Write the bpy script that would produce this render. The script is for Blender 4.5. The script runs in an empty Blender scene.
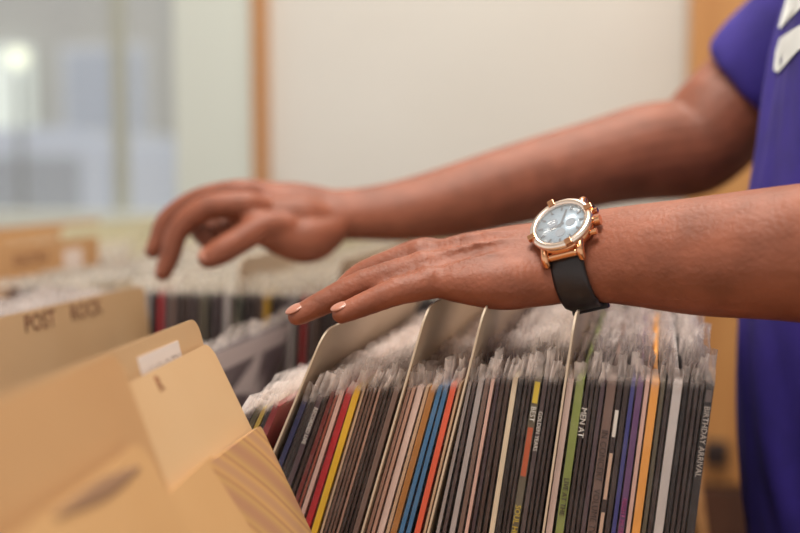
import bpy, bmesh, math, random
from mathutils import Vector, Matrix, noise
from mathutils.bvhtree import BVHTree
random.seed(7)
R = math.radians
COL = bpy.context.scene.collection
V = Vector

# ------------------------------------------------------------------ camera
F = 50.0 / 36.0 * 800.0
CAM = V((0, 0, 1.05)); YAW = R(13.0); PITCH = math.atan((266.5 - 170) / F)
cd = bpy.data.cameras.new('camera'); cam = bpy.data.objects.new('camera', cd); COL.objects.link(cam)
cam.location = CAM; cam.rotation_euler = (math.pi / 2 - PITCH, 0, YAW)
cd.lens = 50; cd.sensor_width = 36; cd.clip_start = 0.02
cd.dof.use_dof = True; cd.dof.focus_distance = 0.672; cd.dof.aperture_fstop = 2.8; cd.dof.aperture_blades = 9
bpy.context.scene.camera = cam
rot = cam.rotation_euler.to_matrix()
CR, CU, CF = rot @ V((1, 0, 0)), rot @ V((0, 1, 0)), rot @ V((0, 0, -1))

def ray(px, py): return CF + CR * ((px - 400) / F) + CU * ((266.5 - py) / F)
def PY(px, py, Y):
    d = ray(px, py); return CAM + d * (Y / d.y)
def PD(px, py, D): return CAM + ray(px, py) * D

# ------------------------------------------------------------------ materials
def lin(c):
    return tuple(((v / 255) / 12.92 if v / 255 <= .04045 else ((v / 255 + .055) / 1.055) ** 2.4) for v in c) + (1,)
MATS = {}
def mat(name, rgb, rough=.6, spec=.5, metal=0., rgb2=None, nscale=8., bump=0., bscale=40., coat=0., sss=0., emit=0., thr=(.35, .65), stretch=(1, 1, 1), dist=.002):
    if name in MATS: return MATS[name]
    m = bpy.data.materials.new(name); m.use_nodes = True; MATS[name] = m
    nt = m.node_tree; b = nt.nodes['Principled BSDF']
    b.inputs['Base Color'].default_value = lin(rgb); b.inputs['Roughness'].default_value = rough
    b.inputs['Specular IOR Level'].default_value = spec; b.inputs['Metallic'].default_value = metal
    b.inputs['Coat Weight'].default_value = coat; b.inputs['Coat Roughness'].default_value = .25
    tc = nt.nodes.new('ShaderNodeTexCoord'); mp = nt.nodes.new('ShaderNodeMapping')
    nt.links.new(tc.outputs['Object'], mp.inputs[0]); mp.inputs['Scale'].default_value = stretch
    if rgb2:
        n = nt.nodes.new('ShaderNodeTexNoise'); n.inputs['Scale'].default_value = nscale; n.inputs['Detail'].default_value = 4
        r = nt.nodes.new('ShaderNodeValToRGB'); r.color_ramp.elements[0].position = thr[0]; r.color_ramp.elements[1].position = thr[1]
        r.color_ramp.elements[0].color = lin(rgb); r.color_ramp.elements[1].color = lin(rgb2)
        nt.links.new(mp.outputs[0], n.inputs['Vector']); nt.links.new(n.outputs['Fac'], r.inputs[0]); nt.links.new(r.outputs[0], b.inputs['Base Color'])
    if bump:
        n = nt.nodes.new('ShaderNodeTexNoise'); n.inputs['Scale'].default_value = bscale; n.inputs['Detail'].default_value = 5
        bp = nt.nodes.new('ShaderNodeBump'); bp.inputs['Strength'].default_value = bump; bp.inputs['Distance'].default_value = dist
        nt.links.new(mp.outputs[0], n.inputs['Vector']); nt.links.new(n.outputs['Fac'], bp.inputs['Height']); nt.links.new(bp.outputs[0], b.inputs['Normal'])
    if sss:
        b.inputs['Subsurface Weight'].default_value = sss; b.inputs['Subsurface Radius'].default_value = (1, .35, .2); b.inputs['Subsurface Scale'].default_value = .006
    if emit:
        b.inputs['Emission Color'].default_value = lin(rgb); b.inputs['Emission Strength'].default_value = emit
    return m

def film_mat(name, lo, hi, tint=(232, 226, 222)):
    m = bpy.data.materials.new(name); m.use_nodes = True; nt = m.node_tree; b = nt.nodes['Principled BSDF']
    b.inputs['Base Color'].default_value = lin(tint); b.inputs['Roughness'].default_value = .22
    b.inputs['Specular IOR Level'].default_value = .6
    tc = nt.nodes.new('ShaderNodeTexCoord'); n = nt.nodes.new('ShaderNodeTexNoise'); n.inputs['Scale'].default_value = 70; n.inputs['Detail'].default_value = 4
    oi = nt.nodes.new('ShaderNodeObjectInfo'); ad = nt.nodes.new('ShaderNodeVectorMath'); ad.operation = 'ADD'
    sc = nt.nodes.new('ShaderNodeVectorMath'); sc.operation = 'SCALE'; sc.inputs['Scale'].default_value = 13
    cx = nt.nodes.new('ShaderNodeCombineXYZ')
    for i in range(3): nt.links.new(oi.outputs['Random'], cx.inputs[i])
    nt.links.new(cx.outputs[0], sc.inputs[0])
    nt.links.new(tc.outputs['Object'], ad.inputs[0]); nt.links.new(sc.outputs[0], ad.inputs[1]); nt.links.new(ad.outputs[0], n.inputs['Vector'])
    mr = nt.nodes.new('ShaderNodeMapRange'); mr.inputs[1].default_value = .45; mr.inputs[2].default_value = .7; mr.inputs[3].default_value = lo; mr.inputs[4].default_value = hi
    nt.links.new(n.outputs['Fac'], mr.inputs[0])
    sx = nt.nodes.new('ShaderNodeSeparateXYZ'); nt.links.new(tc.outputs['Object'], sx.inputs[0])
    mz = nt.nodes.new('ShaderNodeMapRange'); mz.inputs[1].default_value = .309; mz.inputs[2].default_value = .315; mz.inputs[3].default_value = .10; mz.inputs[4].default_value = 1
    nt.links.new(sx.outputs['Z'], mz.inputs[0]); mu = nt.nodes.new('ShaderNodeMath'); mu.operation = 'MULTIPLY'
    nt.links.new(mr.outputs[0], mu.inputs[0]); nt.links.new(mz.outputs[0], mu.inputs[1])
    bp = nt.nodes.new('ShaderNodeBump'); bp.inputs['Strength'].default_value = .6; bp.inputs['Distance'].default_value = .002
    nt.links.new(n.outputs['Fac'], bp.inputs['Height']); nt.links.new(bp.outputs[0], b.inputs['Normal'])
    tl = nt.nodes.new('ShaderNodeBsdfTranslucent'); tl.inputs[0].default_value = lin(tint); nt.links.new(bp.outputs[0], tl.inputs['Normal'])
    m1 = nt.nodes.new('ShaderNodeMixShader'); m1.inputs[0].default_value = .5; nt.links.new(b.outputs[0], m1.inputs[1]); nt.links.new(tl.outputs[0], m1.inputs[2])
    tr = nt.nodes.new('ShaderNodeBsdfTransparent'); m2 = nt.nodes.new('ShaderNodeMixShader')
    nt.links.new(mu.outputs[0], m2.inputs[0]); nt.links.new(tr.outputs[0], m2.inputs[1]); nt.links.new(m1.outputs[0], m2.inputs[2])
    nt.links.new(m2.outputs[0], nt.nodes['Material Output'].inputs['Surface'])
    return m
FILM = film_mat('clear_film', .28, .85, (250, 242, 238))
FILM2 = film_mat('cloudy_film', .3, .85, (250, 245, 236))

def wood_mat(name, a, b_, scale=3.0, stretch=(6, 6, .5)):
    return mat(name, a, rough=.5, rgb2=b_, nscale=scale, stretch=stretch, bump=.1, bscale=20)

# ------------------------------------------------------------------ object helpers
def link(name, bm, m, parent=None, smooth=False, loc=None):
    me = bpy.data.meshes.new(name); bmesh.ops.recalc_face_normals(bm, faces=bm.faces[:]) if not smooth == 'keep' else None
    bm.to_mesh(me); bm.free()
    if smooth:
        for p in me.polygons: p.use_smooth = True
    for x in (m if isinstance(m, (list, tuple)) else [m]): me.materials.append(x)
    o = bpy.data.objects.new(name, me); COL.objects.link(o)
    if parent: o.parent = parent
    if loc is not None: o.location = loc
    return o
def tag(o, label=None, cat=None, group=None, kind=None):
    if label: o['label'] = label
    if cat: o['category'] = cat
    if group: o['group'] = group
    if kind: o['kind'] = kind
    return o
def thing(name, label, cat, loc=(0, 0, 0), group=None):
    o = bpy.data.objects.new(name, None); COL.objects.link(o); o.location = loc; o.empty_display_size = .02
    return tag(o, label, cat, group)
def box(bm, lo, hi, bev=0):
    vs = [bm.verts.new((x, y, z)) for x in (lo[0], hi[0]) for y in (lo[1], hi[1]) for z in (lo[2], hi[2])]
    fs = [bm.faces.new([vs[i] for i in q]) for q in ((0, 1, 3, 2), (4, 6, 7, 5), (0, 4, 5, 1), (2, 3, 7, 6), (0, 2, 6, 4), (1, 5, 7, 3))]
    bmesh.ops.recalc_face_normals(bm, faces=fs)
    if bev:
        es = {e for f in fs for e in f.edges}
        bmesh.ops.bevel(bm, geom=list(es), offset=bev, segments=2, affect='EDGES', profile=.5)
def boxobj(name, lo, hi, m, parent=None, bev=0, kind=None):
    bm = bmesh.new(); box(bm, lo, hi, bev); o = link(name, bm, m, parent)
    if kind: o['kind'] = kind
    return o
def catmull(vals, n):
    out = []
    L = len(vals)
    for i in range(L - 1):
        p0, p1, p2, p3 = vals[max(i - 1, 0)], vals[i], vals[i + 1], vals[min(i + 2, L - 1)]
        for k in range(n):
            t = k / n
            out.append(tuple(.5 * (2 * b + (c - a) * t + (2 * a - 5 * b + 4 * c - d) * t * t + (3 * b - a - 3 * c + d) * t ** 3) for a, b, c, d in zip(p0, p1, p2, p3)))
    out.append(tuple(vals[-1])); return out
def loft(bm, pts, rad, up=None, seg=24, sub=5, cap=(True, True)):
    """tapered tube with elliptical rings; rad = (across, along up)"""
    rows = []
    for i, (p, r) in enumerate(zip(pts, rad)):
        r = r if isinstance(r, tuple) else (r, r)
        u = up[i] if isinstance(up, list) else (up or V((0.01, .02, 1)))
        rows.append((*p, *r, *u))
    rs = catmull(rows, sub); n = len(rs); rings = []
    def ring(c, s, u, a, b): return [bm.verts.new(c + s * (a * math.cos(2 * math.pi * k / seg)) + u * (b * math.sin(2 * math.pi * k / seg))) for k in range(seg)]
    fr = []
    for i, q in enumerate(rs):
        c = V(q[:3]); t = (V(rs[min(i + 1, n - 1)][:3]) - V(rs[max(i - 1, 0)][:3])).normalized()
        s = t.cross(V(q[5:8])).normalized(); u = s.cross(t).normalized(); fr.append((c, t, s, u, max(q[3], .0005), max(q[4], .0005)))
    def capr(f, sg):
        c, t, s, u, a, b = f; h = min(a, b); out = []
        for k in (1, 2, 3, 4):
            th = k / 4.4 * math.pi / 2; out.append(ring(c + t * (sg * h * math.sin(th)), s, u, a * math.cos(th), b * math.cos(th)))
        return out
    body = [ring(c, s, u, a, b) for (c, t, s, u, a, b) in fr]
    rings = (capr(fr[0], -1)[::-1] if cap[0] else []) + body + (capr(fr[-1], 1) if cap[1] else [])
    for a, b in zip(rings, rings[1:]):
        for k in range(seg): bm.faces.new((a[k], a[(k + 1) % seg], b[(k + 1) % seg], b[k]))
    bm.faces.new(rings[0][::-1]); bm.faces.new(rings[-1])
def blob(bm, c, r, m3=None):
    r = r if isinstance(r, tuple) else (r, r, r)
    M = Matrix.Translation(c) @ (m3.to_4x4() if m3 else Matrix()) @ Matrix.Diagonal((*r, 1))
    bmesh.ops.create_uvsphere(bm, u_segments=20, v_segments=12, radius=1, matrix=M)
def remeshed(bm, voxel, smooth_it, fac=.5):
    me = bpy.data.meshes.new('t'); bmesh.ops.recalc_face_normals(bm, faces=bm.faces[:]); bm.to_mesh(me); bm.free()
    o = bpy.data.objects.new('t', me); COL.objects.link(o)
    r = o.modifiers.new('r', 'REMESH'); r.mode = 'VOXEL'; r.voxel_size = voxel; r.use_smooth_shade = True
    s = o.modifiers.new('s', 'SMOOTH'); s.factor = fac; s.iterations = smooth_it
    dg = bpy.context.evaluated_depsgraph_get(); me2 = bpy.data.meshes.new_from_object(o.evaluated_get(dg))
    bpy.data.objects.remove(o); bpy.data.meshes.remove(me)
    b2 = bmesh.new(); b2.from_mesh(me2); bpy.data.meshes.remove(me2); return b2
def text_bm(body, size, depth=.0002):
    c = bpy.data.curves.new('t', 'FONT'); c.body = body; c.size = size; c.extrude = depth; c.align_x = 'LEFT'; c.resolution_u = 2
    o = bpy.data.objects.new('t', c); COL.objects.link(o)
    dg = bpy.context.evaluated_depsgraph_get(); me = bpy.data.meshes.new_from_object(o.evaluated_get(dg))
    bpy.data.objects.remove(o); bpy.data.curves.remove(c)
    b = bmesh.new(); b.from_mesh(me); bpy.data.meshes.remove(me); return b

# ------------------------------------------------------------------ room
M_WALL = mat('wall_paint', (214, 212, 206), rough=.8, rgb2=(208, 205, 198), nscale=1.2, bump=.05)
M_TRIMW = mat('white_frame_paint', (206, 212, 204), rough=.5)
M_OAK = wood_mat('honey_wood', (196, 142, 84), (176, 120, 66))
M_FLOOR = wood_mat('floor_boards', (120, 88, 62), (96, 68, 46), 2.0, (1, 6, 1))
M_CEIL = mat('ceiling_paint', (232, 230, 224), rough=.9)
M_DARKWOOD = wood_mat('brown_wood', (92, 58, 40), (74, 44, 30))
WY = 2.45
wx = lambda px, Y=WY: PY(px, 170, Y).x
xw0, xw1, xt0, xt1 = wx(178), wx(257), wx(257), wx(270)
boxobj('floor', (-4, -2, -.05), (2.2, WY, 0), M_FLOOR, kind='structure')
boxobj('ceiling', (-4, -2, 2.9), (2.2, WY + .1, 2.95), M_CEIL, kind='structure')
boxobj('wall_back', (xt1, WY, 0), (2.2, WY + .1, 2.9), M_WALL, kind='structure')
boxobj('wall_right', (2.2, -2, 0), (2.3, WY + .1, 2.9), M_WALL, kind='structure')
boxobj('wall_below_window', (-4, WY, 0), (xw0 - .0, WY + .1, .90), M_WALL, kind='structure')
boxobj('trim_1', (xt0 + .002, WY - .03, 0), (xt1, WY + .1, 2.9), M_OAK, kind='structure')
w = boxobj('window_1', (xw0, WY - .01, 0), (xw1, WY + .1, 2.9), M_TRIMW, kind='structure')
boxobj('window_frame', (-4, WY + .0, .90), (xw0, WY + .1, .95), M_TRIMW, w)
xm = wx(112)
boxobj('mullion', (xm - .012, WY + .03, .95), (xm + .012, WY + .07, 2.9), mat('window_metal', (170, 172, 160), rough=.5), w)
g = mat('window_glass', (255, 255, 255), rough=.02)
nt = g.node_tree; b = nt.nodes['Principled BSDF']; b.inputs['Alpha'].default_value = .10
boxobj('pane', (-4, WY + .048, .95), (xw0, WY + .052, 2.9), g, w)
for i, y in enumerate((.15, 1.55)):  # unseen panels and area lamps, added for soft light from above
    L = thing('added_ceiling_light', ('added warm square ceiling light panel, out of view, above the front of the record racks', 'added warm square ceiling light panel, out of view, near the back wall')[i], 'ceiling light', (-.2, y, 2.86))
    boxobj('added_light_housing', (-.5, -.35, 0), (.5, .35, .04), M_TRIMW, L)
    boxobj('diffuser', (-.47, -.32, -.008), (.47, .32, -.001), mat('lamp_diffuser', (255, 236, 208), emit=2.0), L)
    ld = bpy.data.lights.new('added_ceiling_lamp', 'AREA'); ld.shape = 'RECTANGLE'; ld.size = .9; ld.size_y = .6; ld.energy = (40, 24)[i]; ld.color = (1, .95, .88)
    lo = bpy.data.objects.new('added_ceiling_lamp', ld); COL.objects.link(lo); lo.location = (-.2, y, 2.84)

# tall wooden cabinet at the back right
cx0 = wx(688, 2.1)
cab = thing('tall_cabinet', 'tall honey coloured wooden cabinet against the white wall behind the man', 'cabinet', (cx0, 2.1, 0))
boxobj('body', (0, .02, .02), (.95, .34, 2.3), M_OAK, cab)
dz = PY(715, 486, 2.1).z
d = boxobj('door', (.0, 0, dz + .005), (.47, .019, 2.29), M_OAK, cab, .003)
p = PY(716, 454, 2.08); 
boxobj('handle', (p.x - cx0 - .022, -.03, p.z - .022), (p.x - cx0 + .022, .0, p.z + .022), mat('black_handle', (40, 26, 24), rough=.5), d, .005)
boxobj('door', (.475, 0, dz + .005), (.95, .019, 2.29), M_OAK, cab, .003)
dr = boxobj('drawer', (.0, 0, .05), (.95, .019, dz - .002), M_DARKWOOD, cab, .003)
boxobj('knob', (.45, -.02, dz - .14), (.49, 0, dz - .10), mat('black_handle', (40, 26, 24)), dr, .005)

# ------------------------------------------------------------------ outside the window
boxobj('street', (-30, WY + .2, -.2), (10, 30, -.15), mat('asphalt', (150, 150, 152), rough=.9, rgb2=(165, 165, 165), nscale=2), kind='structure')
bl = thing('apartment_building', 'grey beige building across the street, beyond the shop window', 'building', (-9, 14, -.15))
boxobj('wall', (-9, 0, 0), (8, 3, 9), mat('render_grey', (190, 192, 186), rough=.9, rgb2=(178, 180, 178), nscale=.6), bl)
for i in range(7):
    for k in range(3):
        f = boxobj('window', (-8.2 + i * 2.3, -.06, 1.1 + k * 2.8), (-6.9 + i * 2.3, 0, 2.9 + k * 2.8), mat('pale_frames', (214, 222, 228)), bl)
        boxobj('pane', (-8.1 + i * 2.3, -.08, 1.2 + k * 2.8), (-7.0 + i * 2.3, -.061, 2.8 + k * 2.8), mat('far_panes', (176, 190, 210), rough=.4), f)
q0 = PY(-60, 150, 14); q1 = PY(36, 150, 14); q2 = PY(20, 48, 14)
boxobj('added_glow_panel', (q0.x + 9, -.3, 0), (q1.x + 9, -.02, q2.z + .15), mat('added_glow_panel', (226, 236, 228), rough=.7, emit=.4), bl)  # bright pale area of the facade, made to glow by added emission
def van(x, y, rgb, label, L=4.4, H=1.95, nm='parked_van', cat='van'):
    t = thing(nm, label, cat, (x, y, -.15))
    prof = [(0, .35), (.02, .9), (.12 * L, 1.0), (.22 * L, H * .62), (.33 * L, H * .97), (.9 * L, H), (L, H * .9), (L, .35)]
    bm = bmesh.new()
    for s in (0, 1.8):
        pass
    a = [bm.verts.new((px, 0, pz)) for px, pz in prof]; c = [bm.verts.new((px, 1.8, pz)) for px, pz in prof]
    bm.faces.new(a); bm.faces.new(c[::-1])
    for i in range(len(a)): bm.faces.new((a[i], a[(i + 1) % len(a)], c[(i + 1) % len(a)], c[i]))
    bmesh.ops.recalc_face_normals(bm, faces=bm.faces[:]); bmesh.ops.bevel(bm, geom=bm.edges[:], offset=.06, segments=2, affect='EDGES')
    link('body', bm, mat('van_paint_%d' % rgb[0], rgb, rough=.3, coat=.5), t)
    for a0, a1 in ((.30, .50), (.53, .72), (.75, .93)):
        boxobj('side_window', (a0 * L, -.02, H * .55), (a1 * L, .01, H * .86), mat('car_glass', (150, 160, 172), rough=.2), t, .01)
    for wx_ in (.17, .82):
        bm = bmesh.new(); bmesh.ops.create_cone(bm, cap_ends=True, segments=28, radius1=.35, radius2=.35, depth=.24, matrix=Matrix.Translation((wx_ * L, .08, .35)) @ Matrix.Rotation(R(90), 4, 'X'))
        wh = link('wheel', bm, mat('tyre', (40, 40, 42), rough=.8), t)
        bm = bmesh.new(); bmesh.ops.create_cone(bm, cap_ends=True, segments=20, radius1=.2, radius2=.2, depth=.03, matrix=Matrix.Translation((wx_ * L, -.05, .35)) @ Matrix.Rotation(R(90), 4, 'X'))
        link('hub', bm, mat('hub_metal', (190, 190, 190), rough=.3, metal=.8), wh)
    return t
van(-7.7, 7.0, (200, 212, 230), 'pale blue car parked outside the shop window', L=4.1, H=1.5, nm='parked_car', cat='car')
p = PY(18, 58, 6.0)
t = thing('street_lamp', 'street lamp with a glowing globe outside the shop window', 'street lamp', (p.x, p.y, -.15))
bm = bmesh.new(); loft(bm, [V((0, 0, 0)), V((0, 0, 1)), V((0, 0, p.z + .05))], [.03, .02, .016]); link('post', bm, mat('lamp_post', (90, 95, 90)), t, True)
bm = bmesh.new(); blob(bm, V((0, 0, p.z + .15)), .055); link('globe', bm, mat('lamp_globe', (240, 244, 215), emit=1.1), t, True)

# ------------------------------------------------------------------ rack
ZB = .617                      # where records stand
rk = thing('record_rack', 'long honey coloured wooden record rack holding the rows of records', 'rack', (0, 0, 0))
M_RACK = wood_mat('rack_wood', (190, 138, 86), (172, 120, 70), 3, (.6, 6, 6))
boxobj('base_board', (-1.15, .20, ZB - .022), (.052, 1.72, ZB - .002), M_RACK, rk, .002)
for y in (.20, .622, .984, 1.338, 1.705):
    boxobj('divider_panel', (-1.15, y, ZB - .002), (.052, y + .012, ZB + .10), M_RACK, rk, .002)
for x in (-1.162, .040):
    boxobj('end_panel', (x, .20, ZB - .022), (x + .012, 1.717, ZB + .105), M_RACK, rk, .002)
for x in (-1.12, .01):
    for y in (.22, 1.65): boxobj('leg', (x, y, 0), (x + .05, y + .05, ZB - .022), M_RACK, rk, .003)

# ------------------------------------------------------------------ records
W = .312; H = .313
def jacket_mesh(t, m):
    bm = bmesh.new(); ny = 6; nz = 6
    # bottom-left at origin, slightly pillowed faces, spine on y = 0
    def grid(x, s):
        rows = []
        for j in range(nz + 1):
            row = []
            for i in range(ny + 1):
                u, v = i / ny, j / nz
                edge = min(u, 1 - u, v, 1 - v)
                dx = s * (.25 * t * (1 - min(1, edge * 5)) if edge < .2 and i > 0 else 0)
                row.append(bm.verts.new((x - dx, u * W, v * H)))
            rows.append(row)
        return rows
    A = grid(0, -1); B = grid(t, 1)
    for j in range(nz):
        for i in range(ny):
            bm.faces.new((A[j][i], A[j + 1][i], A[j + 1][i + 1], A[j][i + 1])); bm.faces.new((B[j][i], B[j][i + 1], B[j + 1][i + 1], B[j + 1][i]))
    for j in range(nz):
        for i in (0, ny): bm.faces.new((A[j][i], B[j][i], B[j + 1][i], A[j + 1][i]))
    for i in range(ny):
        for j in (0, nz): bm.faces.new((A[j][i], A[j][i + 1], B[j][i + 1], B[j][i]))
    bmesh.ops.recalc_face_normals(bm, faces=bm.faces[:])
    me = bpy.data.meshes.new('jacket'); bm.to_mesh(me); bm.free(); me.materials.append(m); return me
def sleeve_mesh(t, seed, extra=.010, fm=None):
    rnd = random.Random(seed); bm = bmesh.new(); g = .0005; ny = 26
    zs = [0, .08, .16, .24, H - .03, H - .008, H + .001, H + extra * .35, H + extra * .7, H + extra]
    ph = [rnd.uniform(0, 6.3) for _ in range(8)]; bend = rnd.uniform(-.002, .002)
    def off(y, z, s):
        if z <= H - .008: return 0
        k = (z - H + .008) / (extra + .008)
        sx = (.0016 * math.sin(y * 62 + ph[0]) + .0012 * math.sin(y * 131 + ph[1 + s]) + .0008 * math.sin(y * 260 + ph[3 + s])) * k + bend * k * k
        return sx
    def zz(y, z, s):
        if z < H: return z
        return z + (.0018 * math.sin(y * 45 + ph[5]) + .0013 * math.sin(y * 170 + ph[6 + s])) * (z - H) / extra
    rows = []
    for z in zs:
        L = [bm.verts.new((-g + off(y, z, 0), y, zz(y, z, 0))) for y in [-g * 2 + (W + .004) * i / ny for i in range(ny, -1, -1)]]
        yf = -g * 2 - .0015 * max(0, (z - H) / extra)
        mid = [bm.verts.new((t * q + off(yf, z, 0) * .5 + off(yf, z, 1) * .5, yf - (.0006 if q == .5 else 0), zz(yf, z, 0))) for q in (.15, .5, .85)]
        Rr = [bm.verts.new((t + g + off(y, z, 1), y, zz(y, z, 1))) for y in [-g * 2 + (W + .004) * i / ny for i in range(ny + 1)]]
        rows.append(L + mid + Rr)
    for a, b_ in zip(rows, rows[1:]):
        for i in range(len(a) - 1): bm.faces.new((a[i], a[i + 1], b_[i + 1], b_[i]))
    me = bpy.data.meshes.new('plastic_sleeve'); bm.to_mesh(me); bm.free()
    for p_ in me.polygons: p_.use_smooth = True
    me.materials.append(fm or FILM); return me
JC, SC = {}, {}
def lean_loc(top, lean, twist=0, hh=H, base=None):
    """origin such that local (0,0,hh) lands on `top` in x,y; base z fixed"""
    M = Matrix.Rotation(twist, 3, 'Z') @ Matrix.Rotation(lean, 3, 'Y')
    v = M @ V((0, 0, hh)); return V((top[0] - v.x, top[1] - v.y, ZB if base is None else base))
def record(x_top, y, lean, t, m, label, group=None, sleeve=True, film=None, extra=.010, name='vinyl_record', twist=0):
    loc = lean_loc((x_top, y), lean, twist)
    tk = round(t, 4)
    o = thing(name, label, 'record', loc, group); o.rotation_euler = (0, lean, twist)
    o.location.z += t * math.sin(max(lean, 0)) + (0 if lean >= 0 else 0)
    jk = (tk, m.name)
    if jk not in JC: JC[jk] = jacket_mesh(tk, m)
    j = bpy.data.objects.new('jacket', JC[jk]); COL.objects.link(j); j.parent = o
    if sleeve:
        sk = (tk, random.randrange(5), (film or FILM).name, extra)
        if sk not in SC: SC[sk] = sleeve_mesh(tk, hash(sk[:2]) % 999, extra, film)
        s = bpy.data.objects.new('plastic_sleeve', SC[sk]); COL.objects.link(s); s.parent = o
    return o
def spine_text(rec, body, size, z0, t, m, label=None):
    b_ = text_bm(body, size)
    # text x -> -z, y -> +x, normal -> -y
    Mx = Matrix(((0, 1, 0, t / 2 - size * .34), (0, 0, -1, -.0003), (-1, 0, 0, z0), (0, 0, 0, 1)))
    bmesh.ops.transform(b_, matrix=Mx, verts=b_.verts[:]); o = link('spine_lettering', b_, m, rec, 'keep'); 
    if label: o['label'] = label
    return o
def spine_patch(rec, z0, z1, t, m, nm='spine_patch'):
    return boxobj(nm, (t * .12, -.0004, z0), (t * .88, .0002, z1), m, rec)

PAL = {
 'dark brown': (60, 40, 36), 'charcoal': (48, 33, 34), 'olive': (84, 76, 50), 'mustard': (176, 148, 62), 'black': (28, 19, 22),
 'dark red': (128, 34, 38), 'navy blue': (44, 50, 98), 'dusky purple': (72, 54, 62), 'maroon': (112, 40, 36), 'rust': (140, 66, 48), 'pale pink': (206, 168, 156),
 'bright red': (186, 30, 42), 'yellow': (226, 178, 40), 'beige': (200, 168, 138), 'brown': (106, 76, 64), 'tan pink': (186, 146, 128),
 'white pink': (222, 196, 186), 'amber brown': (166, 110, 52), 'steel blue': (58, 112, 158), 'orange red': (222, 92, 62), 'cream': (226, 208, 180),
 'silver grey': (170, 162, 162), 'grey brown': (112, 88, 80), 'moss green': (128, 140, 70), 'blue violet': (52, 54, 122), 'purple': (92, 56, 104),
 'orange': (222, 152, 70), 'olive grey': (92, 84, 68), 'light grey': (186, 178, 176), 'dark green': (60, 66, 50), 'slate': (74, 60, 62), 'white': (224, 216, 208)}
def cm(k):
    c = PAL[k]; l = sum(c) / 3
    return mat('cover ' + k, c, rough=.55, coat=.08, rgb2=tuple(int(v * .78 + (12 if l < 90 else 2)) for v in c), nscale=26, stretch=(1, 1, .35), thr=(.5, .75))
WHITEINK = mat('white ink', (214, 208, 200), rough=.6); DARKINK = mat('dark ink', (50, 34, 34), rough=.6); YELINK = mat('yellow ink', (206, 180, 60), rough=.6)
BROWNINK = mat('brown marker ink', (112, 66, 44), rough=.7)

LEAN = [(238, 27), (300, 22.5), (330, 19.5), (360, 17), (406, 16), (443, 14.8), (463, 12.8), (485, 10.0), (513, 8.2), (540, 8.1), (580, 7), (655, 6.1), (716, 6.0)]
def lean_at(px):
    for (a, la), (b_, lb) in zip(LEAN, LEAN[1:]):
        if px <= b_: return R(la + (lb - la) * max(0, (px - a)) / (b_ - a))
    return R(LEAN[-1][1])
ROW = [  # pixel of the left top corner of the spine, right, colour, how many
 (240, 246, 'white', 1), (246, 255, 'dusky purple', 2), (255, 262, 'olive', 1), (262, 268, 'mustard', 1), (268, 273, 'black', 1), (273, 281, 'dark red', 1),
 'D1',
 (302, 309, 'navy blue', 1), (309, 313, 'charcoal', 1), (313, 318, 'black', 1), (318, 325, 'dusky purple', 1), (325, 330, 'dark brown', 1), (330, 336, 'maroon', 1),
 (336, 340, 'rust', 1), (340, 346, 'pale pink', 1), (346, 354, 'bright red', 1), (354, 362, 'yellow', 1), (362, 366, 'beige', 1), (366, 378, 'brown', 3), (378, 382, 'tan pink', 1), (382, 394, 'dark brown', 3), (394, 401, 'grey brown', 1),
 'D2',
 (407, 417, 'tan pink', 2), (417, 425, 'white pink', 1), (425, 430, 'beige', 1), (430, 438, 'amber brown', 1), (438, 444, 'steel blue', 1), (444, 450, 'steel blue', 1), (450.5, 458, 'orange red', 1), (458, 461.5, 'beige', 1),
 'D3',
 (468, 473, 'silver grey', 1), (473, 478, 'slate', 1), (478, 485, 'silver grey', 1), (485, 491, 'grey brown', 1), (491, 496, 'pale pink', 1), (496, 501, 'dusky purple', 1), (501, 512, 'dark brown', 2), (512, 519, 'cream', 1),
 (519, 525, 'black', 1), (525, 534, 'charcoal', 2), (534, 543, 'olive grey', 1), (543, 549, 'slate', 1), (549, 563, 'charcoal', 3), 
 'D4',
 (567, 575, 'white pink', 1), (576, 586, 'moss green', 1), (586, 601, 'charcoal', 3), (601, 607, 'dusky purple', 1), (607, 618, 'grey brown', 1), (618, 631, 'charcoal', 2), (631, 637, 'blue violet', 1), (637, 645, 'purple', 1), (645, 651, 'pale pink', 1),
 (651, 661, 'orange', 1), (661, 667, 'olive grey', 1), (667, 673, 'charcoal', 1), (673, 684, 'light grey', 1), (684, 690, 'black', 1), (690, 706, 'charcoal', 3), (706, 716, 'black', 1)]
YR = .65
M_CARD = mat('divider_card', (206, 172, 130), rough=.6, rgb2=(198, 160, 116), nscale=5)
M_CARD4 = mat('divider_card_golden', (202, 160, 110), rough=.6, rgb2=(194, 150, 100), nscale=5)
M_CARD2 = mat('divider_card_pale', (208, 190, 168), rough=.55, rgb2=(200, 180, 156), nscale=5)
M_CARD3 = mat('divider_card_tan', (196, 154, 108), rough=.6, rgb2=(188, 144, 98), nscale=5)
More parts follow.
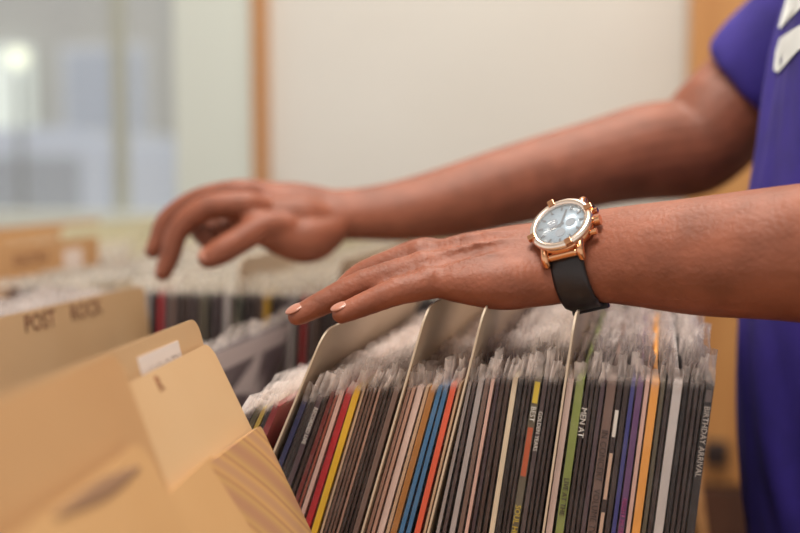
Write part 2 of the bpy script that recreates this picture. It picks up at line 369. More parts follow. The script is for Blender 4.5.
def card(x_top, y_far, z_top, lean, label, m=None, w=.31, twist=0, base=ZB, r=.012, th=.0012, name='divider_card', group=None):
    """stiff card: far top corner at (x_top, y_far, z_top)"""
    h = (z_top - base) / math.cos(lean)
    bm = bmesh.new(); pts = [(0, 0), (0, h - r)]
    pts += [(r - r * math.cos(a), h - r + r * math.sin(a)) for a in [math.pi / 2 * k / 6 for k in range(1, 7)]]
    pts += [(w - r + r * math.sin(a), h - r + r * math.cos(a)) for a in [math.pi / 2 * k / 6 for k in range(0, 7)]]
    pts += [(w, 0)]
    A = [bm.verts.new((0, y, z)) for y, z in pts]; B = [bm.verts.new((th, y, z)) for y, z in pts]
    bm.faces.new(A); bm.faces.new(B[::-1])
    for i in range(len(A)): bm.faces.new((A[i], B[i], B[(i + 1) % len(A)], A[(i + 1) % len(A)]))
    o = link(name, bm, m or M_CARD); tag(o, label, 'divider card', group)
    Mr = Matrix.Rotation(twist, 3, 'Z') @ Matrix.Rotation(lean, 3, 'Y')
    v = Mr @ V((0, w, h)); o.location = (x_top - v.x, y_far - v.y, base); o.rotation_euler = (0, lean, twist)
    o.location.z += th * math.sin(lean) if lean > 0 else 0
    return o, h
def card_local(o, px, py):
    Mi = o.rotation_euler.to_matrix().transposed(); c = Mi @ (CAM - o.location); d = Mi @ ray(px, py)
    k = (.0012 - c.x) / d.x; return c + d * k
def card_text(o, h, body, size, y0, zd, m, shear=0):
    b_ = text_bm(body, size)
    Mx = Matrix(((0, 0, 1, .0012 + .0002), (1, 0, 0, y0), (shear, 1, 0, h - zd), (0, 0, 0, 1)))
    bmesh.ops.transform(b_, matrix=Mx, verts=b_.verts[:]); return link('lettering', b_, m, o, 'keep')

anchor = 'the gray-purple record'
count = {}
DIV = {'D1': (323, 23.4, .365, 'first cream divider card, under the fingertips of the watch hand'), 'D2': (None, 16.2, .366, 'cream divider card standing between brown and tan spines below the fingers'),
       'D3': (None, 13.6, .362, 'cream divider card just after the orange red spined record'), 'D4': (None, 7.4, .352, 'cream divider card directly below the black watch strap')}
LAND = {'bright red': 'bright red', 'yellow': 'yellow', 'navy blue': 'navy blue', 'orange red': 'orange red', 'moss green': 'moss green', 'orange': 'orange', 'cream': 'cream', 'blue violet': 'blue violet', 'light grey': 'light grey', 'mustard': 'mustard'}
lm, lk = 'front end of the main row', 0
ORD = ['', 'right after'] + [w_ + ' after' for w_ in 'second third fourth fifth sixth seventh eighth ninth tenth eleventh twelfth thirteenth fourteenth fifteenth sixteenth'.split()]
prev_px = 281; recs = {}; seen_landmarks = 'the leaning grey cover'; kafter = 0
flat = []
for e in ROW:
    if isinstance(e, str): flat.append(e); continue
    a, b_, k, n = e
    for i in range(n): flat.append((a + (b_ - a) * i / n, a + (b_ - a) * (i + 1) / n, k))
for i, e in enumerate(flat):
    if isinstance(e, str):
        px, le, hh, lab = DIV[e]; nxt = flat[i + 1][0]; prv = flat[i - 1][1]
        le = R(le)
        # stand between its two neighbours at record-top height
        zt = ZB + H * math.cos(le); xm_ = PY((nxt + prv) / 2, 372, YR).x if e != 'D1' else PY(294, 374, YR).x
        dzt = hh * math.cos(le) + ZB - zt
        xt = xm_ + dzt * math.tan(le)
        o, h = card(xt, YR - .004 + .316, ZB + hh * math.cos(le), le, lab, M_CARD2, w=.316, name='divider_card')
        continue
    a, b_, k = e; le = lean_at((a + b_) / 2)
    x0, x1 = PY(a, 374 if a > 290 else 402, YR).x, PY(b_, 374 if a > 290 else 402, YR).x
    t = (x1 - x0) * math.cos(le) - .0011
    t = max(.0014, round(t, 4))
    if k in LAND:
        lab = '%s spined record in a clear plastic sleeve in the main row' % k
        if k == 'steel blue': pass
        seen_landmarks = 'the %s one' % k; kafter = 0
    else:
        kafter += 1
        lab = '%s spined record in clear sleeve, main row, %s %s' % (k, ORD[kafter], seen_landmarks)
    y = YR + random.uniform(-.0012, .0016)
    rnd_h = random.uniform(-.0015, .0015)
    r_ = record(x0 + .0005, y, le, t, cm(k), lab, 'records in the main row', name='vinyl_record', extra=random.choice((.009, .012, .016)))
    recs[(round(a), k)] = (r_, t)
def rec(px, k):
    best = min((q for q in recs if q[1] == k), key=lambda q: abs(q[0] - px)); return recs[best]
r_, t = rec(706, 'black'); spine_text(r_, 'BIRTHDAY ARRIVAL', .0047, H - .0135, t, mat('dull white ink', (172, 162, 156))); spine_patch(r_, H - .011, H - .004, t, mat('grey_badge', (96, 84, 84)))
r_, t = rec(576, 'moss green'); spine_text(r_, 'LIVE AT THE', .0042, H - .060, t, DARKINK)
r_, t = rec(586, 'charcoal'); spine_text(r_, 'MEN AT', .0050, H - .017, t, WHITEINK)
r_, t = rec(607, 'grey brown'); spine_text(r_, 'IN CONCERT   VOLUME TWO', .0052, H - .030, t, DARKINK)
r_, t = rec(618, 'charcoal'); spine_patch(r_, H - .034, H - .018, t, WHITEINK); spine_patch(r_, H - .072, H - .044, t, mat('tan ink', (190, 160, 140))); spine_patch(r_, H - .100, H - .080, t, mat('tan ink', (190, 160, 140)))
r_, t = rec(534, 'olive grey'); spine_patch(r_, H - .015, H - .002, t, YELINK); spine_patch(r_, H - .060, H - .030, t, mat('burnt orange ink', (176, 82, 48))); spine_text(r_, 'SOUL HITS', .0048, H - .078, t, YELINK)
spine_text(r_, 'BEST', .0044, H - .017, t, WHITEINK)
r_, t = rec(543, 'slate'); spine_text(r_, 'GOLDEN YEARS', .0034, H - .020, t, WHITEINK)
r_, t = rec(637, 'purple'); spine_text(r_, 'NIGHT MUSIC', .0038, H - .070, t, mat('magenta ink', (150, 50, 110)))
r_, t = rec(318, 'dusky purple'); spine_text(r_, 'RECORDED LIVE', .0034, H - .008, t, WHITEINK)

# leaning grey cover, main row
M_GREY = mat('grey purple cover', (120, 108, 116), rough=.4, coat=.3, rgb2=(84, 72, 80), nscale=7)
pt = PY(288, 320, .962); 
g_ = record(pt.x, YR, R(18.5), .004, M_GREY, 'grey purple record cover leaning alone between cream cards and the main row', sleeve=True, film=FILM)
bm = bmesh.new()
for c in (((.20, .262), (.25, .300), (.262, .250)), ((.235, .225), (.275, .268), (.285, .222))):
    A = [bm.verts.new((.0042, y, z)) for y, z in c]; B = [bm.verts.new((.0046, y, z)) for y, z in c]
    bm.faces.new(A); bm.faces.new(B[::-1]); [bm.faces.new((A[i], A[(i + 1) % 3], B[(i + 1) % 3], B[i])) for i in range(3)]
link('cover_print', bm, mat('pale print', (196, 184, 186)), g_)
bm = bmesh.new(); box(bm, (.0042, .002, H - .022), (.0046, W - .002, H - .003)); link('cover_band', bm, mat('pale print', (190, 180, 184)), g_)

# cream cards of the main row (left)
pt = PY(143, 285, .962)
o, h = card(pt.x, .962, pt.z, R(-6), 'cream divider card with POST ROCK in dark capitals, behind the nearest cards', M_CARD, w=.318, r=.010)
q = card_local(o, 25, 333); card_text(o, h, 'POST', .019, q.y, h - q.z, BROWNINK); q = card_local(o, 71, 321); card_text(o, h, 'ROCK', .019, q.y, h - q.z, BROWNINK)
for q in range(7):
    record(pt.x - .022 - .012 * q, YR, R(-7), .004, cm(['beige', 'brown', 'silver grey', 'charcoal', 'tan pink', 'dark brown', 'slate'][q]), '%s record standing behind the POST ROCK card, %s it' % (['beige', 'brown', 'silver grey', 'charcoal', 'tan pink', 'dark brown', 'slate'][q], ORD[q + 1]), 'records behind the lettered card')

# ------------------------------------------------------------------ near column cards
pt = PY(195, 318, .600)
o, h = card(pt.x, .600, pt.z, R(-14), 'cream divider card with a pale sticker, its corner rising behind the nearest big card', M_CARD, w=.30, twist=R(4), r=.010)
bm = bmesh.new(); box(bm, (.0012, .205, h - .030), (.0016, .262, h - .008)); link('sticker', bm, mat('pale sticker', (226, 214, 206)), o)
card_text(o, h, 'ROOTS', .014, .215, .024, BROWNINK)
pt = PY(208, 343, .600)
o, h = card(pt.x, .600, pt.z, R(-26), 'large cream divider card leaning against the card with the sticker', M_CARD, w=.30, twist=R(5), r=.010)
q = card_local(o, 160, 392); card_text(o, h, 'R', .012, q.y, h - q.z, mat('faint brown ink', (150, 98, 66)))
# striped cover
m = mat('striped cover', (190, 140, 96), rough=.45, coat=.2); nt = m.node_tree; b = nt.nodes['Principled BSDF']
tc = nt.nodes.new('ShaderNodeTexCoord'); mp = nt.nodes.new('ShaderNodeMapping'); mp.inputs['Location'].default_value = (0, -.06, -.10)
wv = nt.nodes.new('ShaderNodeTexWave'); wv.wave_type = 'RINGS'; wv.rings_direction = 'X'; wv.inputs['Scale'].default_value = 9; wv.inputs['Distortion'].default_value = 1.2; wv.inputs['Detail'].default_value = 1
rp = nt.nodes.new('ShaderNodeValToRGB'); els = rp.color_ramp.elements
els[0].color = lin((176, 130, 98)); els[1].color = lin((184, 140, 104)); e_ = els.new(.45); e_.color = lin((196, 156, 98)); e_ = els.new(.6); e_.color = lin((168, 120, 88)); e_ = els.new(.8); e_.color = lin((202, 158, 100))
nt.links.new(tc.outputs['Object'], mp.inputs[0]); nt.links.new(mp.outputs[0], wv.inputs[0]); nt.links.new(wv.outputs['Fac'], rp.inputs[0]); nt.links.new(rp.outputs[0], b.inputs['Base Color'])
pt = PY(255, 428, .598)
le = R(-26)
o, h = card(pt.x, .598, pt.z, le, 'brown record cover with curved yellow stripes leaning on the large cream card', m, w=.285, twist=R(2), r=.003, th=.004, name='striped_record_cover')
o['category'] = 'record'
# nearest, most blurred cards
pt = PY(115, 352, .46)
o, h = card(pt.x, .46, pt.z, R(-20), 'tan divider card upright in the nearest row, in front of the pale sticker card', M_CARD3, w=.20, twist=R(6), r=.010)
pt = PY(214, 452, .53)
o, h = card(pt.x, .53, pt.z, R(-27), 'low cream divider card slumped lowest in the nearest row', M_CARD4, w=.28, twist=R(6), r=.012)
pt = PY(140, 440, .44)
o, h = card(pt.x, .44, pt.z, R(-25), 'cream divider card with a diagonal shade painted on it, closest to the viewer', M_CARD4, w=.20, twist=R(8), r=.012)
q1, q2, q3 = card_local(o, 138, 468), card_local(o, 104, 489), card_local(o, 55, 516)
bm = bmesh.new(); loft(bm, [V((.0014, q.y, q.z)) for q in (q3, q2, q1)], [(.0003, .001), (.0003, .0042), (.0003, .001)], up=V((0, .01, 1)), seg=10); link('painted_shade', bm, mat('painted shade brown', (150, 116, 88)), o)  # shade between two overlapping cards, painted as a darker diagonal

# ------------------------------------------------------------------ second row (beyond)
c2 = ['charcoal', 'dusky purple', 'silver grey', 'black', 'bright red', 'slate', 'grey brown', 'charcoal', 'dark brown', 'slate', 'charcoal', 'olive grey', 'black', 'dusky purple', 'light grey', 'charcoal', 'dark green', 'black', 'slate', 'charcoal', 'grey brown', 'yellow', 'charcoal']
x = PY(136, 295, 1.003).x; i = 0; n2 = {}
nums = ['first', 'second', 'third', 'fourth', 'fifth', 'sixth', 'seventh', 'eighth', 'ninth', 'tenth', 'eleventh', 'twelfth', 'thirteenth', 'fourteenth', 'fifteenth', 'sixteenth', 'seventeenth', 'eighteenth', 'nineteenth', 'twentieth']
def ordw(n): return nums[n - 1] if n <= 20 else ('number %d' % n)
cards2 = {14: 0, 30: 1, 47: 2, 62: 3}
CL = ['cream divider card beyond the fingers of the watch hand', 'cream divider card of the second row, behind the knuckles of the watch hand', 'cream divider card of the second row, behind the wristwatch', 'cream divider card of the second row, under the far forearm elbow side']
while x < .030:
    if i in cards2:
        card(x + .02, 1.003 + .314, ZB + .348, R(5), CL[cards2[i]], M_CARD2, w=.314); x += .004
    k = c2[i % len(c2)]; t = random.choice((.0034, .0042, .0052)); n2[k] = n2.get(k, 0) + 1
    record(x, 1.003 + random.uniform(-.002, .002), R(3), t, cm(k), '%s %s spined record of the second row, counted from the cream cards' % (ordw(n2[k]), k), 'records in the second row', film=FILM2, extra=(.014, .018)[i % 2])
    x += t + .0018; i += 1
# card with ELECTRONIC at the left of the second row
pt = PY(97, 236, 1.315)
o, h = card(pt.x, 1.315, pt.z, R(-3), 'tan divider card with ELECTRO in dark capitals, taller one beyond the POST ROCK card', M_CARD3, w=.314, r=.004)
q = card_local(o, 14, 266); card_text(o, h, 'ELECTRO', .017, q.y, h - q.z, BROWNINK)
bm = bmesh.new(); box(bm, (.0012, .225, h - .05), (.0016, .270, h - .012)); link('sticker', bm, mat('pale sticker', (226, 214, 206)), o)
pt2 = PY(80, 262, 1.30)
card(pt.x + .03, 1.31, pt.z - .05, R(-3), 'pale divider card right in front of the ELECTRO card', mat('card_dusky', (214, 188, 168), rough=.6), w=.30)
for q in range(8):
    k = ['beige', 'brown', 'silver grey', 'charcoal', 'tan pink', 'dark brown', 'slate', 'cream'][q]
    record(pt.x + .055 + .0125 * q, 1.003, R(-2), .004, cm(k), '%s record between the ELECTRO card and the dark spines of the second row' % k, 'records by the second row card', film=FILM2)
# ------------------------------------------------------------------ third row
x = -.86; i = 0; n3 = {}
pt = PY(100, 219, 1.66)
card(pt.x, 1.66, pt.z, R(-2), 'tan divider card in the farthest row, close to the window', M_CARD3, w=.31)
x = pt.x + .02
while x < .02:
    if i in (6, 14, 24, 34, 44, 54):
        card(x + .01, 1.665, ZB + .345 + .012 * (i % 4 == 2), R(2), 'pale divider card of the farthest row, %s from the window' % ordw([6, 14, 24, 34, 44, 54].index(i) + 1), mat('card_greenish', (214, 212, 184), rough=.6), w=.31, group='pale cards in the farthest row'); x += .004
    k = ['white', 'silver grey', 'cream', 'slate', 'light grey', 'charcoal', 'beige'][i % 7]; n3[k] = n3.get(k, 0) + 1
    record(x, 1.355, R(2), .005, cm(k), '%s %s record of the farthest row, counted from the window end' % (ordw(n3[k]), k), 'records in the farthest row', film=FILM2, extra=.018)
    x += .0125; i += 1

# ------------------------------------------------------------------ the man
PB = V((.21, .90, 0))
man = thing('person', 'man in a blue shirt flipping through records, cropped at the edge, wearing a watch', 'person', PB)
def to_child(bm): bmesh.ops.translate(bm, vec=-PB, verts=bm.verts[:]); return bm
skin = mat('skin', (120, 67, 46), rough=.52, spec=.4, rgb2=(146, 84, 60), nscale=45, bump=.55, bscale=330, sss=.12, thr=(.3, .7), dist=.001)
bm = bmesh.new()
W_L = PD(575, 257, .690); aL = (PD(800, 253, .630) - W_L).normalized()
nL0 = (CR * -.22 + CU * .72 - CF * .66); nL = (nL0 - aL * nL0.dot(aL)).normalized()
kL = nL.cross(aL).normalized()
nH = (CU * .93 - CF * .38 - CR * .10).normalized(); nM = (CU * .84 - CF * .52).normalized()
# near forearm
EL = V((.205, .633, 1.015))
pts = [PD(562, 259, .691), W_L, PD(600, 255, .684), PD(640, 255, .673), PD(700, 256, .657), PD(760, 254, .641), PD(800, 253, .631), PD(880, 252, .607), EL + V((-.02, .005, 0)), EL]
px2 = lambda hw, D: hw * D / F
rd = [(.0305, .0225), (.031, .0235), (.033, .0245), (.034, .029), (.037, .034), (.0385, .0375), (.040, .0395), (.043, .043), (.042, .042), (.040, .040)]
loft(bm, pts, rd, up=nL)
SL = V((.245, .735, 1.27))
loft(bm, [EL, EL.lerp(SL, .3), EL.lerp(SL, .65), SL], [.041, .045, .052, .055], up=V((1, 0, 0)))
# left palm
loft(bm, [PD(585, 257, .689), PD(555, 262, .692), PD(525, 265, .694), PD(495, 267, .697), PD(460, 267, .700), PD(434, 267, .702)],
     [(.0300, .0225), (.0315, .0215), (.035, .0205), (.038, .0185), (.0385, .0150), (.036, .0115)], up=[nL, nL, (nL + nM).normalized(), nM, (nM + nH).normalized(), nH])
loft(bm, [PD(552, 278, .680), PD(520, 284, .676), PD(490, 284, .674), PD(455, 284, .674)], [.012, .0155, .0155, .0110], up=nH)       # heel of the little finger
loft(bm, [PD(550, 272, .705), PD(515, 280, .722), PD(480, 278, .738), PD(452, 280, .746), PD(430, 284, .748), PD(412, 288, .748)], [.013, .015, .012, .0100, .0095, .0075], up=nH)  # thumb
def finger(j, r, up): loft(bm, j, r, up=up, seg=20)
Lp = [PD(445, 281, .678), PD(429, 284, .675), PD(396, 292, .672), PD(365, 304, .671), PD(341, 314, .670)]
finger(Lp, [.0090, .0098, .0087, .0077, (.0072, .0062)], nH)
Lr = [PD(445, 270, .690), PD(424, 268, .689), PD(364, 284, .689), PD(325, 302, .688), PD(297, 316, .687)]
finger(Lr, [.0095, .0104, .0092, .0082, (.0076, .0064)], nH)
finger([PD(445, 263, .706), PD(420, 257, .708), PD(368, 272, .712), PD(345, 289, .712), PD(333, 303, .711)], [.009, .0102, .0088, .0078, .0066], nH)
finger([PD(448, 258, .722), PD(424, 252, .728), PD(384, 266, .735), PD(362, 284, .736), PD(352, 298, .735)], [.009, .0100, .0088, .0078, .0066], nH)
for c, r in ((Lr[1], .0098), (Lp[1], .0092), (PD(420, 257, .708), .0102)): blob(bm, c + nH * .002, r)
for c, r in ((Lr[2], .0086), (Lp[2], .0082)): blob(bm, c + nH * .0012, r)
# tendons on the back of the left hand
for a, b_ in ((Lr[1], PD(535, 250, .690)), (Lp[1], PD(535, 262, .684)), (PD(420, 257, .708), PD(535, 243, .697))):
    loft(bm, [a + nH * .006, a.lerp(b_, .5) + nM * .0115, b_ + nM * .010], [.0025, .002, .001], up=nH, seg=10)
# far arm
nR = (CU * .78 - CF * .60).normalized(); nRh = (CU * .80 - CF * .58 + CR * .05).normalized(); kR = (CF * .55 + CU * .80).normalized()
SR = V((.235, 1.075, 1.275)); ER = PD(692, 146, 1.075)
u1 = PD(752, 92, 1.075)
pts = [PD(338, 215, 1.015), PD(360, 214, 1.018), PD(400, 211, 1.026), PD(450, 202, 1.036), PD(500, 189, 1.045), PD(550, 176, 1.055), PD(600, 163, 1.062), PD(645, 153, 1.07), ER, ER.lerp(u1, .5), u1, u1.lerp(SR, .55), SR]
loft(bm, pts, [(.0275, .0215), (.0275, .0225), (.031, .027), (.035, .033), (.038, .037), (.041, .040), (.043, .042), (.047, .047), (.049, .049), (.051, .051), (.053, .053), (.056, .056), (.055, .055)], up=nR)
# right palm: wrist -> knuckles
loft(bm, [PD(352, 214, 1.018), PD(330, 215, 1.012), PD(305, 217, 1.004), PD(275, 212, .998), PD(248, 205, .995)], [(.0275, .0215), (.030, .020), (.036, .018), (.036, .0155), (.032, .011)], up=nRh)
loft(bm, [PD(338, 226, 1.0), PD(312, 239, .985), PD(285, 237, .975), PD(256, 225, .962)], [.014, .021, .0185, .0135], up=nRh)      # ball of the thumb
loft(bm, [PD(285, 228, .970), PD(262, 228, .958), PD(237, 242, .948), PD(220, 252, .944), PD(208, 258, .942)], [.013, .0130, .0120, .0118, (.0108, .0092)], up=nRh)
ri = [PD(262, 208, .972), PD(243, 205, .965), PD(204, 209, .962), PD(178, 231, .962), PD(170, 256, .962), PD(163, 273, .962)]
finger(ri, [.0105, .0125, .0112, .0102, .0092, .0078], nRh)
rm = [PD(300, 204, 1.0), PD(262, 196, .995), PD(238, 193, .990), PD(197, 201, .992), PD(168, 220, .992), PD(159, 240, .992), PD(153, 251, .992)]
finger(rm, [.012, .0118, .0125, .0112, .0102, .0092, .0075], nRh)
finger([PD(300, 203, 1.010), PD(268, 195, 1.005), PD(245, 193, 1.003), PD(212, 204, .998), PD(200, 226, .990), PD(208, 240, .980)], [.012, .0125, .0125, .0115, .0105, .0090], nRh)
finger([PD(305, 206, 1.015), PD(275, 198, 1.015), PD(255, 196, 1.015), PD(232, 208, 1.005), PD(222, 226, .992), PD(230, 238, .982)], [.012, .012, .0120, .0110, .0100, .0085], nRh)
loft(bm, [PD(300, 222, .990), PD(270, 222, .985), PD(246, 218, .985)], [.020, .020, .015], up=nRh)
loft(bm, [PD(340, 210, 1.016), PD(318, 207, 1.012), PD(290, 203, 1.004), PD(258, 199, .996)], [(.018, .016), (.024, .017), (.024, .017), (.018, .013)], up=nRh)
loft(bm, [PD(325, 222, 1.0), PD(300, 218, .990), PD(268, 213, .978)], [.017, .020, .013], up=nRh)
# trunk, neck and head
loft(bm, [V((.195, .90, .80)), V((.20, .90, 1.0)), V((.22, .905, 1.2)), V((.235, .905, 1.28)), V((.235, .905, 1.32)), V((.215, .905, 1.36)), V((.195, .905, 1.42))],
     [(.14, .095), (.13, .095), (.16, .09), (.15, .07), (.07, .065), (.055, .058), (.052, .055)], up=V((-1, 0, 0)))
hc = V((.165, .905, 1.485))
hm = Matrix.Rotation(R(-22), 3, 'Y')
blob(bm, hc + V((.01, 0, .02)), (.095, .074, .088), hm); blob(bm, hc + V((-.028, 0, -.045)), (.058, .056, .062), hm)
loft(bm, [hc + V((-.085, 0, .022)), hc + V((-.108, 0, -.018)), hc + V((-.098, 0, -.026))], [.008, .013, .011])
for s in (-1, 1):
    blob(bm, hc + V((.012, s * .074, -.012)), (.018, .008, .030), hm)
    blob(bm, hc + V((-.074, s * .030, .023)), (.011, .018, .006), hm)
    blob(bm, hc + V((-.098, s * .010, -.022)), (.010, .009, .008), hm)
loft(bm, [hc + V((-.082, -.022, -.053)), hc + V((-.092, 0, -.052)), hc + V((-.082, .022, -.053))], [.005, .007, .005])
bm = remeshed(bm, .0021, 9)
to_child(bm); body = link('body', bm, skin, man, True)
bt = BVHTree.FromObject(body, bpy.context.evaluated_depsgraph_get())
for s in (-1, 1):
    bm = bmesh.new(); blob(bm, hc + V((-.079, s * .030, .010)), (.010, .012, .009)); link('eye', to_child(bm), mat('eye', (236, 230, 224), rough=.2), man, True)
    bm = bmesh.new(); blob(bm, hc + V((-.087, s * .030, .009)), (.0035, .005, .005)); link('iris', to_child(bm), mat('iris', (48, 30, 22), rough=.2), man, True)
bm = bmesh.new(); blob(bm, hc + V((.024, 0, .036)), (.094, .080, .084), hm); bmesh.ops.bisect_plane(bm, geom=bm.verts[:] + bm.edges[:] + bm.faces[:], plane_co=hc + V((0, 0, .01)), plane_no=V((-.5, 0, -1)).normalized(), clear_outer=True); link('hair', to_child(bm), mat('black hair', (26, 20, 18), rough=.8, bump=1, bscale=300), man, True)
# nails
M_NAIL = mat('fingernail', (172, 116, 96), rough=.28, coat=.4)
def nail(pa, pb, up, w, l, lift):
    d = (pb - pa).normalized(); s = d.cross(up).normalized(); u = s.cross(d).normalized()
    m3 = Matrix((d, s, u)).transposed(); bm = bmesh.new(); blob(bm, pb + d * (-.001) + u * lift, (l, w, .0016), m3); link('fingernail', to_child(bm), M_NAIL, man, True)
nail(Lr[3], Lr[4], nH, .0052, .0066, .0053); nail(Lp[3], Lp[4], nH, .0047, .0060, .0051)
nail(PD(220, 252, .944), PD(208, 258, .942), (nRh - CF * .9).normalized(), .0062, .0080, .0072)
nail(ri[4], ri[5], (-CR * .9 - CF * .3).normalized(), .005, .006, .0055); nail(rm[5], rm[6], (-CR).normalized(), .005, .006, .0055)

# shirt
shirt_m = mat('blue shirt', (54, 38, 134), rough=.78, rgb2=(46, 32, 118), nscale=30, bump=.3, bscale=400, dist=.0006)
bm = bmesh.new()
TZ = [(.62, .203, .118, .160), (.74, .198, .122, .160), (.86, .189, .126, .160), (.97, .193, .126, .160), (1.08, .200, .120, .168), (1.18, .215, .118, .182), (1.26, .235, .105, .180), (1.31, .238, .075, .11), (1.335, .235, .062, .075)]
loft(bm, [V((cx, .905, z)) for z, cx, rx, ry in TZ], [(ry, rx) for z, cx, rx, ry in TZ], up=V((-1, 0, 0)), seg=40, cap=(False, False))
hemR = PD(751, 86, 1.075)
loft(bm, [hemR, hemR.lerp(SR, .4), SR + V((0, 0, -.01)), SR + V((.0, -.07, .0))], [.063, .067, .070, .06], up=nR, cap=(False, True))
hemL = EL.lerp(SL, .42)
loft(bm, [hemL, hemL.lerp(SL, .5), SL + V((0, 0, -.01)), SL + V((0, .07, .0))], [.060, .066, .070, .06], up=V((1, 0, 0)), cap=(False, True))
bm = remeshed(bm, .006, 4)
for v in bm.verts:
    p = v.co
    f1 = noise.noise(V((p.x * 9, p.y * 16, p.z * 5 + 3))) ; f2 = noise.noise(V((p.x * 20, p.y * 28, p.z * 9 - p.y * 20)))
    v.co += v.normal * (.009 * f1 + .006 * f2)
to_child(bm); shirt = link('shirt', bm, shirt_m, man, True)
st = BVHTree.FromObject(shirt, bpy.context.evaluated_depsgraph_get())
# white chest print, laid on the cloth
def on_shirt(px, py):
    d = ray(px, py).normalized(); h_ = st.ray_cast(CAM - PB, d)
    return h_[0] if h_[0] else None
bm = bmesh.new()
def stroke(P, Q):      # ruled patch between two pixel polylines
    n = 8; mrows = []
    for j in range(n + 1):
        row = []
        for i in range(n + 1):
            u = i / n * (len(P) - 1); k = min(int(u), len(P) - 2); f_ = u - k
            a = V(P[k]).lerp(V(P[k + 1]), f_); b_ = V(Q[k]).lerp(V(Q[k + 1]), f_); q = a.lerp(b_, j / n)
            h_ = on_shirt(q.x, q.y); 
            if h_ is None: return
            nn = st.find_nearest(h_)[1]
            if nn.dot(CAM - PB - h_) < 0: nn = -nn
            row.append(bm.verts.new(h_ + nn * .0012))
        mrows.append(row)
    for a, b_ in zip(mrows, mrows[1:]):
        for i in range(n): bm.faces.new((a[i], a[i + 1], b_[i + 1], b_[i]))
stroke([(792, -20, 0), (787, 2, 0), (780, 27, 0)], [(830, -20, 0), (806, 4, 0), (781, 29, 0)])
stroke([(781, 39, 0), (777, 52, 0), (775, 70, 0)], [(783, 39, 0), (782, 55, 0), (780, 73, 0)])
stroke([(782, 38, 0), (800, 26, 0), (830, 12, 0)], [(779, 73, 0), (800, 50, 0), (830, 36, 0)])
link('chest_print', bm, mat('white print', (226, 228, 224), rough=.6), man, True)
# trousers and shoes
tm = mat('dark trousers', (38, 34, 52), rough=.85, bump=.2, bscale=200)
bm = bmesh.new()
for s in (-1, 1):
    loft(bm, [V((.185, .905 + s * .06, .72)), V((.19, .905 + s * .09, .60)), V((.20, .905 + s * .10, .42)), V((.215, .905 + s * .105, .10))], [.09, .085, .066, .058], up=V((1, 0, 0)), cap=(True, False))
link('trousers', to_child(remeshed(bm, .008, 4)), tm, man, True)
for s in (-1, 1):
    bm = bmesh.new(); loft(bm, [V((.26, .905 + s * .105, .045)), V((.20, .905 + s * .107, .05)), V((.10, .905 + s * .11, .035)), V((.03, .905 + s * .112, .028))], [(.038, .044), (.042, .048), (.046, .034), (.036, .026)], up=V((0, 0, 1)))
    link('shoe', to_child(bm), mat('black shoe', (30, 28, 30), rough=.5), man, True)

# ------------------------------------------------------------------ wristwatch
wt = thing('wristwatch', 'rose gold wristwatch with pale dial and black leather strap on the near wrist', 'watch')
WC = PD(581, 257, .688)
M4 = Matrix((aL, kL, nL)).transposed().to_4x4(); M4.translation = WC
M4 = Matrix.Translation(WC) @ Matrix.Rotation(R(14), 4, -CF) @ Matrix.Translation(-WC) @ M4
wt.matrix_world = M4
gold = mat('rose gold', (226, 168, 128), rough=.22, metal=1.0); goldp = mat('pale rose gold', (240, 220, 204), rough=.25, metal=.9)
RA, RB = .0335, .0240
bm = bmesh.new(); segs = 64; rings = []
for i in range(segs):
    th = 2 * math.pi * i / segs; c, s = math.cos(th), math.sin(th); w_ = .0105 if s > -.2 else .0095
    ri_ = [bm.verts.new((x_, (RA + o_) * c, (RB + o_) * s)) for x_, o_ in ((-w_, .0004), (-w_, .0022), (-w_ * .8, .0030), (w_ * .8, .0030), (w_, .0022), (w_, .0004))]
    rings.append(ri_)
for i in range(segs):
    a, b_ = rings[i], rings[(i + 1) % segs]
    for k in range(6): bm.faces.new((a[k], a[(k + 1) % 6], b_[(k + 1) % 6], b_[k]))
strap = link('strap', bm, mat('black leather', (34, 26, 28), rough=.45, bump=.3, bscale=500, dist=.0005), wt, True)
bm = bmesh.new()
for (y, z) in ((-RA * .80, -RB * .60), (-RA * .55, -RB * .83)):
    pass
th0 = R(228)
for th0, nm in ((R(222), 'strap_keeper'), (R(246), 'strap_keeper')):
    bm = bmesh.new(); cvs = []
    for i in range(7):
        th = th0 + R(8) * (i / 6 - .5); c, s = math.cos(th), math.sin(th)
        cvs.append([bm.verts.new((x_, (RA + o_) * c, (RB + o_) * s)) for x_, o_ in ((-.0115, .0002), (-.0115, .0048), (.0115, .0048), (.0115, .0002))])
    for a, b_ in zip(cvs, cvs[1:]):
        for k in range(4): bm.faces.new((a[k], a[(k + 1) % 4], b_[(k + 1) % 4], b_[k]))
    bm.faces.new(cvs[0][::-1]); bm.faces.new(cvs[-1]); link(nm, bm, MATS['black leather'], strap)
def lathe(prof, m, nm, parent, seg=64, z0=0):
    bm = bmesh.new(); rr = []
    for r, z in prof: rr.append([bm.verts.new((r * math.cos(2 * math.pi * k / seg), r * math.sin(2 * math.pi * k / seg), z + z0)) for k in range(seg)])
    for a, b_ in zip(rr, rr[1:]):
        for k in range(seg): bm.faces.new((a[k], a[(k + 1) % seg], b_[(k + 1) % seg], b_[k]))
    if prof[0][0] > 0 : bm.faces.new(rr[0][::-1])
    bm.faces.new(rr[-1])
    return link(nm, bm, m, parent, True)
z0 = RB - .0012
def ringlathe(prof, m, nm, parent, seg=72):
    bm = bmesh.new(); rr = [[bm.verts.new((r * math.cos(2 * math.pi * k / seg), r * math.sin(2 * math.pi * k / seg), z)) for k in range(seg)] for r, z in prof]
    rr.append(rr[0])
    for a, b_ in zip(rr, rr[1:]):
        for k in range(seg): bm.faces.new((a[k], a[(k + 1) % seg], b_[(k + 1) % seg], b_[k]))
    return link(nm, bm, m, parent, True)
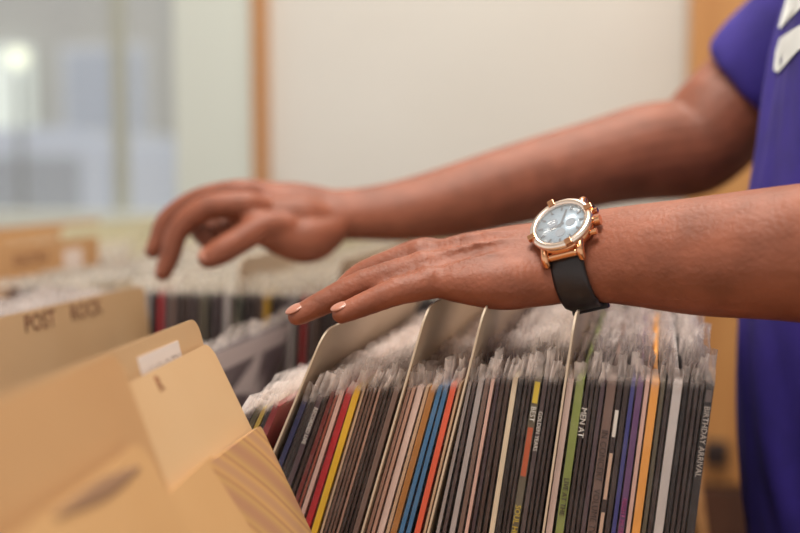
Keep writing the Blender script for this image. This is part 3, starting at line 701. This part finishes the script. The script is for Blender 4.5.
case = lathe([(.0165, z0 - .001), (.0190, z0 + .001), (.0196, z0 + .004), (.0192, z0 + .0070)], gold, 'case', wt)
bez = ringlathe([(.0196, z0 + .0070), (.0202, z0 + .0082), (.0198, z0 + .0096), (.0180, z0 + .0106), (.0158, z0 + .0102), (.0156, z0 + .0080)], goldp, 'bezel', wt)
for k in range(4):
    th = R(20 + 90 * k); bm = bmesh.new(); box(bm, (.0165, -.0022, z0 + .0086), (.0216, .0022, z0 + .0116), .0006); bmesh.ops.rotate(bm, cent=(0, 0, 0), matrix=Matrix.Rotation(th, 3, 'Z'), verts=bm.verts[:]); link('bezel_rider', bm, gold, bez)
for k in range(48):
    pass
dial = lathe([(.0001, z0 + .0079), (.0158, z0 + .0079), (.0158, z0 + .0082), (.0001, z0 + .0082)], mat('silver blue dial', (150, 172, 190), rough=.3, metal=.3), 'dial', wt)
mk = mat('dark markers', (70, 76, 86), rough=.4)
for k in range(12):
    bm = bmesh.new(); box(bm, (.0118, -.0006, z0 + .0083), (.0146, .0006, z0 + .0088)); bmesh.ops.rotate(bm, cent=(0, 0, 0), matrix=Matrix.Rotation(R(30 * k), 3, 'Z'), verts=bm.verts[:]); link('hour_marker', bm, mk, dial)
for nm, L_, a_, w_ in (('hour_hand', .0075, 200, .0007), ('minute_hand', .0118, 75, .0005)):
    bm = bmesh.new(); box(bm, (-.002, -w_, z0 + .0086), (L_, w_, z0 + .0090)); bmesh.ops.rotate(bm, cent=(0, 0, 0), matrix=Matrix.Rotation(R(a_), 3, 'Z'), verts=bm.verts[:]); link(nm, bm, mk, dial)
for q, (sx, sy) in enumerate(((.0062, 0), (-.0055, .003), (0, -.0065))):
    bm = bmesh.new(); M_ = Matrix.Translation((sx, sy, z0 + .0084)); bmesh.ops.create_cone(bm, cap_ends=True, segments=24, radius1=.0032, radius2=.0032, depth=.0003, matrix=M_); link('subdial', bm, mat('subdial_grey', (120, 130, 142), rough=.4), dial)
gl = bpy.data.materials.new('watch_crystal'); gl.use_nodes = True; b = gl.node_tree.nodes['Principled BSDF']; b.inputs['Roughness'].default_value = .03; b.inputs['Alpha'].default_value = .12; b.inputs['Coat Weight'].default_value = 1
lathe([(.0157, z0 + .0096), (.0157, z0 + .0104), (.010, z0 + .0111), (.0001, z0 + .0113)], gl, 'crystal', wt)
for sy in (-1, 1):
    for sx in (-1, 1):
        bm = bmesh.new(); loft(bm, [V((sx * .0112, sy * .013, z0 + .005)), V((sx * .0112, sy * .0205, z0 + .0035)), V((sx * .0112, sy * .0232, z0 + .0002))], [(.0028, .003), (.0026, .0026), (.0022, .0020)], up=V((0, 0, 1)), seg=14); link('lug', bm, gold, wt, True)
for sy in (-1, 1):
    bm = bmesh.new(); loft(bm, [V((-.0102, sy * .0200, z0 + .0022)), V((.0102, sy * .0200, z0 + .0022))], [(.0022, .0026), (.0022, .0026)], up=V((0, 0, 1)), seg=12, cap=(False, False)); link('end_link', bm, gold, wt, True)
bm = bmesh.new(); bmesh.ops.create_cone(bm, cap_ends=True, segments=24, radius1=.0032, radius2=.0032, depth=.004, matrix=Matrix.Translation((.0215, 0, z0 + .004)) @ Matrix.Rotation(R(90), 4, 'Y')); link('crown', bm, gold, wt)
for s in (-1, 1):
    bm = bmesh.new(); bmesh.ops.create_cone(bm, cap_ends=True, segments=20, radius1=.0020, radius2=.0020, depth=.004, matrix=Matrix.Translation((.0195, s * .0085, z0 + .004)) @ Matrix.Rotation(R(90), 4, 'Y')); link('pusher', bm, gold, wt)

# ------------------------------------------------------------------ light
sc = bpy.context.scene
wd = bpy.data.worlds.new('world'); sc.world = wd; wd.use_nodes = True; nt = wd.node_tree; bg = nt.nodes['Background']
bg.inputs['Color'].default_value = (1.0, .97, .93, 1); bg.inputs['Strength'].default_value = .8
sc.view_settings.view_transform = 'Standard'; sc.view_settings.look = 'None'; sc.view_settings.gamma = 1; sc.view_settings.exposure = 0.15
sc.cycles.transparent_max_bounces = 40; sc.cycles.max_bounces = 8
